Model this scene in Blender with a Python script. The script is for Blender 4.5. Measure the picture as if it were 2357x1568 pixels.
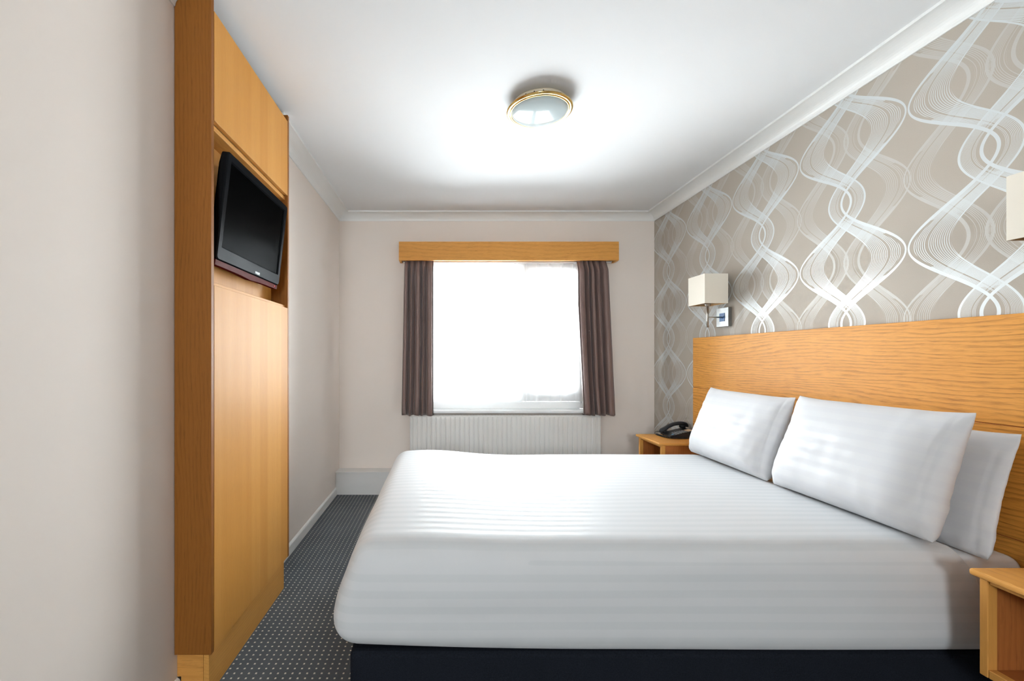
import bpy, bmesh, math, random
from mathutils import Vector, Matrix, noise

random.seed(7)
for _o in list(bpy.data.objects):
    bpy.data.objects.remove(_o)
scene = bpy.context.scene
COL = scene.collection
PI = math.pi

# ------------------------------------------------------------------ camera
CAM_H = 1.1386
FPX, W_PX, H_PX, U0, V0 = 1015.0, 2357.0, 1568.0, 1022.0, 822.0
cam_data = bpy.data.cameras.new('camera')
cam = bpy.data.objects.new('camera', cam_data)
COL.objects.link(cam)
cam.location = (0, 0, CAM_H)
cam.rotation_euler = (PI / 2, 0, 0)
cam_data.sensor_width = 36.0
cam_data.sensor_fit = 'HORIZONTAL'
cam_data.lens = FPX / W_PX * 36.0
cam_data.shift_x = (W_PX / 2 - U0) / W_PX
cam_data.shift_y = (V0 - H_PX / 2) / W_PX
cam_data.clip_start = 0.02
scene.camera = cam

# ------------------------------------------------------------------ world, light, exposure
SKY = 50.0
world = bpy.data.worlds.new('overcast_sky')
scene.world = world
world.use_nodes = True
_bg = world.node_tree.nodes['Background']
_bg.inputs['Color'].default_value = (0.90, 0.955, 1.0, 1)
_bg.inputs['Strength'].default_value = SKY


def portal(name, loc, rot, sx, sy):
    l = bpy.data.lights.new(name, 'AREA')
    l.shape = 'RECTANGLE'
    l.size, l.size_y = sx, sy
    l.cycles.is_portal = True
    o = bpy.data.objects.new(name, l)
    o.location, o.rotation_euler = loc, rot
    COL.objects.link(o)
    return o


portal('window_daylight', (0.51, 3.93, 1.36), (-PI / 2, 0, 0), 1.44, 1.36)

portal('fill_window_daylight', (-0.37, -3.36, 1.76), (PI / 2, 0, 0), 0.90, 0.84)  # portal for the added fill window behind the camera

scene.view_settings.view_transform = 'Standard'
scene.view_settings.look = 'None'
scene.view_settings.gamma = 1.0
scene.view_settings.use_curve_mapping = False
scene.view_settings.exposure = 0.14
scene.cycles.max_bounces = 6
scene.cycles.diffuse_bounces = 4
scene.cycles.glossy_bounces = 3
scene.cycles.transmission_bounces = 3
scene.cycles.transparent_max_bounces = 12
scene.cycles.sample_clamp_indirect = 8.0
scene.cycles.use_adaptive_sampling = True
scene.cycles.adaptive_threshold = 0.14
scene.cycles.adaptive_min_samples = 16
scene.cycles.caustics_reflective = False
scene.cycles.caustics_refractive = False

# ------------------------------------------------------------------ room sizes
XL, XR, YB, YF, ZC = -0.8956, 1.798, 3.77, -3.2, 2.36


# ------------------------------------------------------------------ node helpers
class V:
    """a float socket in a node tree, with arithmetic"""
    def __init__(s, nt, sock):
        s.nt, s.s = nt, sock

    def _m(s, op, b=None, c=None, clamp=False):
        n = s.nt.nodes.new('ShaderNodeMath')
        n.operation = op
        n.use_clamp = clamp
        s.nt.links.new(s.s, n.inputs[0])
        for i, x in ((1, b), (2, c)):
            if x is None:
                continue
            if isinstance(x, V):
                s.nt.links.new(x.s, n.inputs[i])
            else:
                n.inputs[i].default_value = x
        return V(s.nt, n.outputs[0])

    def __add__(s, o): return s._m('ADD', o)
    __radd__ = __add__
    def __sub__(s, o): return s._m('SUBTRACT', o)
    def __rsub__(s, o): return s._m('MULTIPLY', -1.0)._m('ADD', o)
    def __mul__(s, o): return s._m('MULTIPLY', o)
    __rmul__ = __mul__
    def __truediv__(s, o): return s._m('DIVIDE', o)
    def gt(s, o): return s._m('GREATER_THAN', o)
    def lt(s, o): return s._m('LESS_THAN', o)
    def abs(s): return s._m('ABSOLUTE')
    def cos(s): return s._m('COSINE')
    def sin(s): return s._m('SINE')
    def fract(s): return s._m('FRACT')
    def mx(s, o): return s._m('MAXIMUM', o)
    def mn(s, o): return s._m('MINIMUM', o)
    def pw(s, o): return s._m('POWER', o)
    def clamp(s): return s._m('ADD', 0.0, clamp=True)

    def smooth(s, a, b):
        n = s.nt.nodes.new('ShaderNodeMapRange')
        n.interpolation_type = 'SMOOTHSTEP'
        s.nt.links.new(s.s, n.inputs[0])
        n.inputs[1].default_value, n.inputs[2].default_value = a, b
        return V(s.nt, n.outputs[0])


def new_mat(name):
    m = bpy.data.materials.new(name)
    m.use_nodes = True
    nt = m.node_tree
    b = nt.nodes['Principled BSDF']
    return m, nt, b


def coords(nt, kind='Object'):
    tc = nt.nodes.new('ShaderNodeTexCoord')
    sp = nt.nodes.new('ShaderNodeSeparateXYZ')
    nt.links.new(tc.outputs[kind], sp.inputs[0])
    return V(nt, sp.outputs[0]), V(nt, sp.outputs[1]), V(nt, sp.outputs[2])


def comb(nt, x, y, z):
    n = nt.nodes.new('ShaderNodeCombineXYZ')
    for i, q in enumerate((x, y, z)):
        if isinstance(q, V):
            nt.links.new(q.s, n.inputs[i])
        else:
            n.inputs[i].default_value = q
    return n.outputs[0]


def noise_tex(nt, vec, scale=1.0, detail=3.0, rough=0.5, dist=0.0):
    n = nt.nodes.new('ShaderNodeTexNoise')
    nt.links.new(vec, n.inputs['Vector'])
    n.inputs['Scale'].default_value = scale
    n.inputs['Detail'].default_value = detail
    n.inputs['Roughness'].default_value = rough
    n.inputs['Distortion'].default_value = dist
    return V(nt, n.outputs['Fac'])


def mix_col(nt, fac, a, b):
    n = nt.nodes.new('ShaderNodeMix')
    n.data_type = 'RGBA'
    if isinstance(fac, V):
        nt.links.new(fac.s, n.inputs[0])
    else:
        n.inputs[0].default_value = fac
    for i, c in ((6, a), (7, b)):
        if isinstance(c, tuple):
            n.inputs[i].default_value = (*c[:3], 1)
        else:
            nt.links.new(c, n.inputs[i])
    return n.outputs[2]


def bump(nt, b, h, strength=0.2, dist=0.001):
    n = nt.nodes.new('ShaderNodeBump')
    n.inputs['Strength'].default_value = strength
    n.inputs['Distance'].default_value = dist
    nt.links.new(h.s, n.inputs['Height'])
    nt.links.new(n.outputs[0], b.inputs['Normal'])


def srgb(r, g, b):
    def f(c):
        c /= 255.0
        return c / 12.92 if c <= 0.04045 else ((c + 0.055) / 1.055) ** 2.4
    return (f(r), f(g), f(b))


def plain(name, col, rough=0.5, metal=0.0, spec=0.5, nscale=0.0, namt=0.04, bump_s=0.0, bump_scale=200.0, **kw):
    m, nt, b = new_mat(name)
    b.inputs['Roughness'].default_value = rough
    b.inputs['Metallic'].default_value = metal
    b.inputs['Specular IOR Level'].default_value = spec
    x, y, z = coords(nt)
    v = comb(nt, x, y, z)
    n = noise_tex(nt, v, nscale or 6.0, 3.0)
    lo = tuple(c * (1 - namt) for c in col)
    hi = tuple(min(1.0, c * (1 + namt)) for c in col)
    nt.links.new(mix_col(nt, n, lo, hi), b.inputs['Base Color'])
    if bump_s:
        bump(nt, b, noise_tex(nt, v, bump_scale, 2.0), bump_s, 0.0006)
    for k, val in kw.items():
        b.inputs[k.replace('_', ' ')].default_value = val
    return m


def dark_gloss(name, col, gloss, rough):
    """dark moulded plastic: a matte body with a thin constant sheen"""
    m, nt, b = new_mat(name)
    out = nt.nodes['Material Output']
    x, y, z = coords(nt)
    n = noise_tex(nt, comb(nt, x, y, z), 25.0, 2.0)
    df, gl, mx = nt.nodes.new('ShaderNodeBsdfDiffuse'), nt.nodes.new('ShaderNodeBsdfGlossy'), nt.nodes.new('ShaderNodeMixShader')
    nt.links.new(mix_col(nt, n, tuple(c * .9 for c in col), tuple(c * 1.1 for c in col)), df.inputs[0])
    gl.inputs['Roughness'].default_value = rough
    mx.inputs[0].default_value = gloss
    nt.links.new(df.outputs[0], mx.inputs[1])
    nt.links.new(gl.outputs[0], mx.inputs[2])
    nt.links.new(mx.outputs[0], out.inputs[0])
    nt.nodes.remove(b)
    return m


def oak(name, axis, light, dark, line, fig=1.0, strips=0.0, rough=0.5, seed=0.0, freq=70.0, wav=5.0):
    """oak veneer: grain runs along axis; fig = strength of the growth lines; strips = width of the veneer leaves"""
    m, nt, b = new_mat(name)
    x, y, z = coords(nt)
    g = {'X': x, 'Y': y, 'Z': z}[axis]
    if axis == 'X':
        a, c = y, z
    elif axis == 'Y':
        a, c = z, x
    else:
        a, c = x + y, y - x
    a = a + c * 0.31 + seed
    wob = noise_tex(nt, comb(nt, g * 1.1, a * 6.0, seed), 1.0, 2.0, 0.5)
    wob2 = noise_tex(nt, comb(nt, g * 9.0, a * 60.0, seed + 3.1), 1.0, 2.0, 0.55)
    ring = (a * freq + wob * wav + wob2 * 0.9).fract()
    ringline = ring.smooth(0.35, 0.93) * (1.0 - ring.smooth(0.93, 1.0)) * wob2.smooth(0.25, 0.6)
    fib = noise_tex(nt, comb(nt, g * 16.0, a * 520.0, c * 60.0), 1.0, 3.0, 0.6)
    broad = noise_tex(nt, comb(nt, g * 0.6, a * 9.0, seed + 9.0), 1.0, 2.0, 0.5)
    f = broad * 0.8 + fib * 0.7 - 0.3
    if strips:
        n = nt.nodes.new('ShaderNodeTexWhiteNoise')
        n.noise_dimensions = '1D'
        nt.links.new((a * (1.0 / strips) + 0.37)._m('FLOOR').s, n.inputs['W'])
        f = f + V(nt, n.outputs[0]) * 0.35 - 0.17
    base = mix_col(nt, f.clamp(), dark, light)
    pore = fib.smooth(0.53, 0.64)
    col = mix_col(nt, (ringline * (0.6 * fig) + pore * (0.14 + 0.34 * fig)).clamp(), base, line)
    nt.links.new(col, b.inputs['Base Color'])
    b.inputs['Roughness'].default_value = rough
    b.inputs['Specular IOR Level'].default_value = 0.16
    bump(nt, b, fib, 0.06, 0.0004)
    return m


# ------------------------------------------------------------------ materials
OL, OD, OG = srgb(222, 164, 88), srgb(200, 138, 62), srgb(146, 90, 34)
M = {}
M['oak_door'] = oak('oak_door', 'Z', OL, OD, OG, 0.12, 0.105, 0.5, 0.0, 120, 4)
M['oak_side_shaded'] = oak('oak_side_shaded', 'Z', srgb(160, 102, 44), srgb(132, 80, 28), srgb(88, 48, 14), 0.35, 0, 0.5, 1.7, 110, 7)  # same oak as the doors, darkened so the near panel's shade is painted in
M['oak_head'] = oak('oak_head', 'Y', srgb(226, 160, 76), srgb(206, 138, 56), srgb(132, 78, 24), 0.75, 0, 0.5, 4.2, 62, 7)
M['oak_x'] = oak('oak_x', 'X', srgb(226, 166, 90), srgb(206, 142, 68), srgb(150, 94, 38), 0.4, 0, 0.5, 2.3, 90, 5)
M['oak_y'] = oak('oak_y', 'Y', srgb(224, 166, 90), srgb(204, 142, 68), srgb(150, 96, 40), 0.25, 0, 0.5, 6.1, 90, 5)
M['oak_stile'] = oak('oak_stile', 'Z', srgb(224, 166, 90), srgb(204, 142, 68), srgb(150, 96, 40), 0.12, 0, 0.5, 8.8, 110, 4)
M['oak_panel'] = oak('oak_panel', 'Z', srgb(190, 120, 66), srgb(156, 90, 42), srgb(100, 52, 20), 0.3, 0, 0.5, 3.3, 90, 5)
M['paint_wall'] = plain('paint_wall', srgb(240, 229, 220), 0.75, spec=0.2, nscale=3, namt=0.012, bump_s=0.05, bump_scale=260)
M['paint_ceiling'] = plain('paint_ceiling', srgb(236, 237, 238), 0.8, spec=0.2, nscale=3, namt=0.01, bump_s=0.06, bump_scale=160)
M['paint_white'] = plain('paint_white', srgb(240, 240, 238), 0.4, spec=0.4, nscale=4, namt=0.015)
M['paint_boxing'] = plain('paint_boxing', srgb(226, 224, 222), 0.5, spec=0.3, nscale=5, namt=0.03)
M['radiator'] = plain('radiator_enamel', srgb(236, 234, 230), 0.35, spec=0.5, nscale=3, namt=0.015)
M['upvc'] = plain('upvc', srgb(244, 245, 245), 0.3, spec=0.5, nscale=3, namt=0.01)
M['black_plastic'] = dark_gloss('black_plastic', srgb(14, 14, 16), 0.01, 0.4)
M['black_gloss'] = dark_gloss('black_gloss', srgb(14, 16, 19), 0.012, 0.3)
M['screen'] = dark_gloss('tv_screen', srgb(4, 4, 5), 0.008, 0.25)
M['red_plastic'] = dark_gloss('red_plastic', srgb(86, 20, 15), 0.008, 0.3)
M['silver_print'] = plain('silver_print', srgb(205, 208, 210), 0.4, nscale=30, namt=0.03)
M['phone'] = plain('phone_plastic', srgb(38, 42, 47), 0.42, spec=0.4, nscale=40, namt=0.06)
M['phone_key'] = plain('phone_key', srgb(150, 155, 160), 0.45, nscale=60, namt=0.3)
M['phone_blue'] = plain('phone_blue', srgb(110, 170, 205), 0.3, nscale=40, namt=0.05)
M['card'] = plain('paper_card', srgb(226, 196, 160), 0.7, nscale=80, namt=0.08)
M['brass'] = plain('brass', srgb(226, 190, 120), 0.16, metal=1.0, nscale=20, namt=0.05)
M['steel'] = plain('brushed_steel', srgb(178, 172, 164), 0.3, metal=1.0, nscale=60, namt=0.12)
M['plate_steel'] = plain('plate_steel', srgb(150, 150, 148), 0.42, metal=1.0, nscale=24, namt=0.2)
M['blue_film'] = plain('blue_film', srgb(62, 96, 140), 0.3, spec=0.3, nscale=50, namt=0.4)
M['cream_metal'] = plain('cream_metal', srgb(222, 208, 184), 0.45, nscale=20, namt=0.03)
M['lamp_shade'] = plain('lamp_shade', srgb(236, 228, 214), 0.8, spec=0.1, nscale=8, namt=0.015, bump_s=0.15, bump_scale=900)
M['shade_lining'] = plain('shade_lining', srgb(214, 176, 128), 0.7, spec=0.1, nscale=8, namt=0.03)
M['glass_dome'] = plain('glass_dome', srgb(196, 208, 210), 0.06, spec=0.6, nscale=3, namt=0.02)
M['base_fabric'] = plain('base_fabric', srgb(30, 33, 40), 0.95, spec=0.05, nscale=260, namt=0.5, bump_s=0.6, bump_scale=700)
M['sheet'] = plain('plain_sheet', srgb(236, 234, 234), 0.75, spec=0.15, nscale=5, namt=0.01, bump_s=0.08, bump_scale=900)
M['hole'] = plain('dark_hole', srgb(40, 34, 28), 0.8, nscale=20, namt=0.1)


def mat_stripe(name, kind='UV', pitch=0.045, base=(208, 209, 211), dark=(203, 205, 207), duty=0.5):
    m, nt, b = new_mat(name)
    x, y, z = coords(nt, kind)
    s = (y if kind == 'UV' else z)
    t = (s * (1.0 / pitch)).fract()
    k = t.smooth(0.02, 0.10) * (1.0 - t.smooth(duty, duty + 0.08))
    nt.links.new(mix_col(nt, k, srgb(*base), srgb(*dark)), b.inputs['Base Color'])
    r = k * 0.15 + 0.52
    nt.links.new(r.s, b.inputs['Roughness'])
    b.inputs['Specular IOR Level'].default_value = 0.25
    b.inputs['Sheen Weight'].default_value = 0.15
    xo, yo, zo = coords(nt)
    weave = noise_tex(nt, comb(nt, xo, yo, zo), 1100.0, 1.0)
    bump(nt, b, weave + k * 0.5, 0.07, 0.0006)
    return m


M['duvet'] = mat_stripe('duvet_sateen_stripe')
M['pillow'] = mat_stripe('pillow_sateen_stripe', 'UV', 0.045, (210, 210, 212), (208, 208, 211))


def mat_curtain():
    m, nt, b = new_mat('curtain_satin')
    x, y, z = coords(nt, 'UV')
    w = noise_tex(nt, comb(nt, x * 60.0, y * 900.0, 0.0), 1.0, 2.0)
    nt.links.new(mix_col(nt, w, srgb(104, 82, 76), srgb(136, 110, 102)), b.inputs['Base Color'])
    b.inputs['Roughness'].default_value = 0.46
    b.inputs['Specular IOR Level'].default_value = 0.5
    b.inputs['Sheen Weight'].default_value = 0.25
    bump(nt, b, w, 0.1, 0.0005)
    return m


M['curtain'] = mat_curtain()


def mat_sheer():
    m, nt, b = new_mat('sheer_voile')
    out = nt.nodes['Material Output']
    x, y, z = coords(nt, 'UV')
    w = noise_tex(nt, comb(nt, x * 400.0, y * 400.0, 0.0), 1.0, 1.0)
    col = mix_col(nt, w, (0.90, 0.91, 0.92), (0.95, 0.955, 0.96))
    tr = nt.nodes.new('ShaderNodeBsdfTransparent')
    tl = nt.nodes.new('ShaderNodeBsdfTranslucent')
    df = nt.nodes.new('ShaderNodeBsdfDiffuse')
    nt.links.new(col, tl.inputs[0])
    nt.links.new(col, df.inputs[0])
    m1, m2 = nt.nodes.new('ShaderNodeMixShader'), nt.nodes.new('ShaderNodeMixShader')
    m1.inputs[0].default_value = 0.4
    nt.links.new(tl.outputs[0], m1.inputs[1])
    nt.links.new(df.outputs[0], m1.inputs[2])
    m2.inputs[0].default_value = 0.5
    nt.links.new(tr.outputs[0], m2.inputs[1])
    nt.links.new(m1.outputs[0], m2.inputs[2])
    nt.links.new(m2.outputs[0], out.inputs[0])
    nt.nodes.remove(b)
    return m


M['sheer'] = mat_sheer()


def mat_pane():
    m, nt, b = new_mat('window_glass')
    out = nt.nodes['Material Output']
    tr = nt.nodes.new('ShaderNodeBsdfTransparent')
    gl = nt.nodes.new('ShaderNodeBsdfGlossy')
    gl.inputs['Roughness'].default_value = 0.02
    fr = nt.nodes.new('ShaderNodeFresnel')
    fr.inputs[0].default_value = 1.45
    x, y, z = coords(nt)
    n = noise_tex(nt, comb(nt, x, y, z), 2.0, 1.0)
    nt.links.new(mix_col(nt, n, (0.955, 0.97, 0.965), (0.97, 0.98, 0.975)), tr.inputs[0])
    mx = nt.nodes.new('ShaderNodeMixShader')
    nt.links.new(fr.outputs[0], mx.inputs[0])
    nt.links.new(tr.outputs[0], mx.inputs[1])
    nt.links.new(gl.outputs[0], mx.inputs[2])
    nt.links.new(mx.outputs[0], out.inputs[0])
    nt.nodes.remove(b)
    return m


M['pane'] = mat_pane()


def mat_carpet():
    m, nt, b = new_mat('carpet_pin_dot')
    x, y, z = coords(nt)
    p = 0.0262
    q = 0.0246
    fx = (x * (1 / p) + 0.3).fract()
    fy = (y * (1 / q)).fract()
    jit = noise_tex(nt, comb(nt, x, y, 0.0), 420.0, 1.0) * 0.10 - 0.05
    dot = ((fx - 0.5 + jit).abs().lt(0.115)) * ((fy - 0.5 + jit).abs().lt(0.15))
    notch = 1.0 - ((fx - 0.5).abs().lt(0.022)) * (fy.lt(0.5))
    dot = dot * notch
    cord = (x * (1 / 0.0044)).fract()
    cd = (cord - 0.5).abs().smooth(0.28, 0.5)
    fine = noise_tex(nt, comb(nt, x, y * 0.35, 0.0), 900.0, 2.0)
    big = noise_tex(nt, comb(nt, x, y, 0.0), 6.0, 3.0)
    base = mix_col(nt, (fine * 0.7 + big * 0.5 - 0.1).clamp(), srgb(72, 77, 81), srgb(116, 121, 126))
    base = mix_col(nt, cd * 0.45, base, srgb(50, 53, 56))
    nt.links.new(mix_col(nt, dot, base, srgb(226, 218, 206)), b.inputs['Base Color'])
    b.inputs['Roughness'].default_value = 0.95
    b.inputs['Specular IOR Level'].default_value = 0.05
    bump(nt, b, fine + dot * 0.6 - cd * 0.5, 0.5, 0.002)
    return m


M['carpet'] = mat_carpet()


def mat_wallpaper():
    m, nt, b = new_mat('ribbon_wallpaper')
    x, d, z = coords(nt)
    D0, PH, Z0, PZ = 1.712, 0.26, 1.5575, 0.5415
    q = ((d - (D0 - PH)) * (1 / (2 * PH))).fract() * (2 * PH) - PH
    u1 = q.abs()                    # 0 .. PH, mirrored columns
    u2 = 2 * PH - u1
    ang = (z - Z0) * (2 * PI / PZ)
    C = ang.cos() * -1.0            # -1 where bright ribbons touch
    C2 = ang.cos()

    def ribbon(u, C, a0, w0, a1, w1, n):
        s = C * 0.5 + 0.5
        left = s * (a1 - a0) + a0
        wid = s * (w1 - w0) + w0
        t = (u - left) / wid
        inside = t.gt(0.0) * t.lt(1.0)
        mid = 1.0 - (C * C)                       # 1 on the diagonals
        duty = mid.pw(1.6) * 0.46 + 0.30
        saw = (t * n).fract()
        fine = saw.lt(duty)
        gap = 1.0 - (t - 0.46).abs().lt(0.032)
        fine = fine * gap
        e0 = t.lt(mid * 0.10 + 0.045 + s * 0.10)
        e1 = t.gt(1.0 - (mid * 0.05 + s * s * 0.11))
        sep = 1.0 - (t.gt(mid * 0.10 + 0.045 + s * 0.10) * t.lt(mid * 0.10 + 0.14 + s * 0.16)) * mid.lt(0.7)
        return (fine * sep).mx(e0).mx(e1) * inside

    N1 = 20.0
    bright = ribbon(u1, C, 0.002, 0.146, 0.278, 0.074, N1).mx(ribbon(u2, C, 0.002, 0.146, 0.278, 0.074, N1))
    faint = ribbon(u1, C2, -0.014, 0.099, 0.195, 0.079, 14.0).mx(ribbon(u2, C2, -0.014, 0.099, 0.195, 0.079, 14.0))
    faint = faint.mx(ribbon(u1 * -1.0, C2, -0.014, 0.099, 0.195, 0.079, 14.0))
    grain = noise_tex(nt, comb(nt, x, d, z), 500.0, 2.0)
    ground = mix_col(nt, grain, srgb(172, 162, 150), srgb(184, 174, 162))
    c1 = mix_col(nt, faint * 0.75, ground, srgb(196, 194, 189))
    c2 = mix_col(nt, bright * 0.92, c1, srgb(212, 217, 218))
    nt.links.new(c2, b.inputs['Base Color'])
    k = bright.mx(faint * 0.7)
    nt.links.new((k * 0.22).s, b.inputs['Metallic'])
    nt.links.new((0.75 - k * 0.27).s, b.inputs['Roughness'])
    b.inputs['Specular IOR Level'].default_value = 0.25
    bump(nt, b, grain * 0.3 + k, 0.08, 0.0006)
    return m


M['wallpaper'] = mat_wallpaper()


# ------------------------------------------------------------------ object helpers
def link(o, parent=None):
    COL.objects.link(o)
    if parent is not None:
        o.parent = parent
    return o


def tag(o, label=None, cat=None, group=None, kind=None):
    if label:
        o['label'] = label
    if cat:
        o['category'] = cat
    if group:
        o['group'] = group
    if kind:
        o['kind'] = kind
    return o


def thing(name, label, cat, loc=(0, 0, 0), rot=(0, 0, 0), group=None, kind=None):
    o = bpy.data.objects.new(name, None)
    o.empty_display_size = 0.05
    o.location, o.rotation_euler = loc, rot
    link(o)
    return tag(o, label, cat, group, kind)


def obj(name, bm, mat, parent=None, smooth=False, origin=None):
    """bm in world coordinates unless the parent is rotated (then in the parent's space: origin=None keeps them)"""
    off = Vector(origin) if origin is not None else None
    if off is None and parent is not None and parent.get('_world'):
        off = Vector(parent['_world'])
    if off is not None:
        bmesh.ops.translate(bm, verts=bm.verts, vec=-off)
    bmesh.ops.recalc_face_normals(bm, faces=bm.faces)
    me = bpy.data.meshes.new(name)
    bm.to_mesh(me)
    bm.free()
    for p in me.polygons:
        p.use_smooth = smooth
    if mat is not None:
        me.materials.append(M[mat] if isinstance(mat, str) else mat)
    o = bpy.data.objects.new(name, me)
    link(o, parent)
    if parent is None and origin is not None:
        o.location = origin
    return o


def add_box(bm, x0, x1, y0, y1, z0, z1, bev=0.0, seg=2):
    r = bmesh.ops.create_cube(bm, size=1.0)
    vs = r['verts']
    bmesh.ops.scale(bm, verts=vs, vec=(x1 - x0, y1 - y0, z1 - z0))
    bmesh.ops.translate(bm, verts=vs, vec=((x0 + x1) / 2, (y0 + y1) / 2, (z0 + z1) / 2))
    if bev > 0:
        es = list({e for v in vs for e in v.link_edges})
        bmesh.ops.bevel(bm, geom=es, offset=bev, segments=seg, profile=0.5, affect='EDGES')
    return bm


def box(name, x0, x1, y0, y1, z0, z1, mat, parent=None, bev=0.001, seg=1, origin=None):
    return obj(name, add_box(bmesh.new(), x0, x1, y0, y1, z0, z1, bev, seg), mat, parent, origin=origin)


def wthing(name, label, cat, loc, group=None, kind=None):
    """a thing whose parts are given in world coordinates"""
    t = thing(name, label, cat, loc, (0, 0, 0), group, kind)
    t['_world'] = loc
    return t


def prism(bm, pts, axis, a0, a1):
    """extrude a closed 2-D outline along an axis; pts are (p,q): axis X -> (y,z); Y -> (x,z); Z -> (x,y)"""
    def mk(p, q, a):
        return {'X': (a, p, q), 'Y': (p, a, q), 'Z': (p, q, a)}[axis]
    A = [bm.verts.new(mk(p, q, a0)) for p, q in pts]
    B = [bm.verts.new(mk(p, q, a1)) for p, q in pts]
    n = len(pts)
    bm.faces.new(A)
    bm.faces.new(B[::-1])
    for i in range(n):
        bm.faces.new((A[i], A[(i + 1) % n], B[(i + 1) % n], B[i]))
    return bm


def tube(bm, pts, r, sides=8, closed=False, caps=True):
    pts = [Vector(p) for p in pts]
    n = len(pts)
    rings = []
    up = Vector((0, 0, 1))
    prev = None
    for i, p in enumerate(pts):
        a = pts[i - 1] if (i > 0 or closed) else p
        c = pts[(i + 1) % n] if (i < n - 1 or closed) else p
        t = (c - a).normalized()
        ref = prev if prev is not None else (up if abs(t.z) < 0.9 else Vector((1, 0, 0)))
        nx = (ref - t * ref.dot(t)).normalized()
        ny = t.cross(nx)
        prev = nx
        rr = r[i] if isinstance(r, (list, tuple)) else r
        rings.append([bm.verts.new(p + nx * math.cos(2 * PI * k / sides) * rr + ny * math.sin(2 * PI * k / sides) * rr) for k in range(sides)])
    m = n if closed else n - 1
    for i in range(m):
        A, B = rings[i], rings[(i + 1) % n]
        for k in range(sides):
            bm.faces.new((A[k], A[(k + 1) % sides], B[(k + 1) % sides], B[k]))
    if caps and not closed:
        bm.faces.new(rings[0][::-1])
        bm.faces.new(rings[-1])
    return bm


def lathe(bm, prof, c, segs=48, axis='Z'):
    """prof: (radius, height) list; revolve about axis through c"""
    rings = []
    for r, h in prof:
        ring = []
        for k in range(segs):
            a = 2 * PI * k / segs
            if axis == 'Z':
                ring.append(bm.verts.new((c[0] + r * math.cos(a), c[1] + r * math.sin(a), c[2] + h)))
            else:
                ring.append(bm.verts.new((c[0] + h, c[1] + r * math.cos(a), c[2] + r * math.sin(a))))
        rings.append(ring)
    for i in range(len(rings) - 1):
        for k in range(segs):
            bm.faces.new((rings[i][k], rings[i][(k + 1) % segs], rings[i + 1][(k + 1) % segs], rings[i + 1][k]))
    return bm, rings


def grid_surface(name, nu, nv, fn, mat, parent=None, uvfn=None, solid=0.0, origin=None):
    off = Vector(origin) if origin else Vector((0, 0, 0))
    vs, fs, uvs = [], [], []
    for j in range(nv + 1):
        for i in range(nu + 1):
            u, v = i / nu, j / nv
            vs.append(Vector(fn(u, v)) - off)
            uvs.append(uvfn(u, v) if uvfn else (u, v))
    for j in range(nv):
        for i in range(nu):
            a = j * (nu + 1) + i
            fs.append((a, a + 1, a + nu + 2, a + nu + 1))
    me = bpy.data.meshes.new(name)
    me.from_pydata(vs, [], fs)
    ul = me.uv_layers.new(name='uv')
    for lp in me.loops:
        ul.data[lp.index].uv = uvs[lp.vertex_index]
    for p in me.polygons:
        p.use_smooth = True
    me.materials.append(M[mat])
    o = bpy.data.objects.new(name, me)
    o.location = off
    link(o, parent)
    if solid:
        md = o.modifiers.new('thickness', 'SOLIDIFY')
        md.thickness = solid
        md.offset = 0
    return o


def copy_tree(o, parent=None):
    c = o.copy()
    COL.objects.link(c)
    c.parent = parent
    for ch in list(o.children):
        copy_tree(ch, c)
    return c


# ================================================================== the room shell
def struct(o, label, cat):
    return tag(o, label, cat, kind='structure')


struct(box('floor', XL - .1, XR + .1, YF - .1, YB + .1, -0.1, 0, 'carpet', None, 0), 'dark grey carpet woven with rows of small cream pin dots', 'floor')
struct(box('ceiling', XL - .1, XR + .1, YF - .1, YB + .1, ZC, ZC + .1, 'paint_ceiling', None, 0), 'smooth white painted ceiling of the bedroom', 'ceiling')
struct(box('wall_left', XL - .1, XL, YF, YB, 0, ZC, 'paint_wall', None, 0), 'plain pale cream painted wall behind the fitted oak unit', 'wall')
struct(box('wall_right', XR, XR + .1, YF, YB, 0, ZC, 'wallpaper', None, 0), 'taupe feature wall papered with silver looping ribbon pattern', 'wall')
FILL_WIN = (-0.82, 0.08, 1.34, 2.18)                          # opening of an invented rear window, added to brighten surfaces facing the camera
bm = bmesh.new()
add_box(bm, XL - .1, FILL_WIN[0], YF - .15, YF, 0, ZC)
add_box(bm, FILL_WIN[1], XR + .1, YF - .15, YF, 0, ZC)
add_box(bm, FILL_WIN[0], FILL_WIN[1], YF - .15, YF, 0, FILL_WIN[2])
add_box(bm, FILL_WIN[0], FILL_WIN[1], YF - .15, YF, FILL_WIN[3], ZC)
struct(obj('wall_front', bm, 'paint_wall'), 'plain painted end wall facing the curtained window', 'wall')
fill_win = wthing('fill_window', 'small unseen window added as fill light in the end wall behind the viewer', 'window', (-.37, YF - .08, 1.34), kind='structure')
bm = bmesh.new()
add_box(bm, FILL_WIN[0], FILL_WIN[0] + .03, YF - .10, YF - .06, FILL_WIN[2], FILL_WIN[3])
add_box(bm, FILL_WIN[1] - .03, FILL_WIN[1], YF - .10, YF - .06, FILL_WIN[2], FILL_WIN[3])
add_box(bm, FILL_WIN[0] + .03, FILL_WIN[1] - .03, YF - .10, YF - .06, FILL_WIN[2], FILL_WIN[2] + .03)
add_box(bm, FILL_WIN[0] + .03, FILL_WIN[1] - .03, YF - .10, YF - .06, FILL_WIN[3] - .03, FILL_WIN[3])
obj('window_frame', bm, 'upvc', fill_win)
box('pane', FILL_WIN[0] + .028, FILL_WIN[1] - .028, YF - .083, YF - .079, FILL_WIN[2] + .028, FILL_WIN[3] - .028, 'pane', fill_win, 0)
WX0, WX1, WZ0, WZ1 = -0.21, 1.23, 0.667, 1.968       # window opening
bm = bmesh.new()
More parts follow.
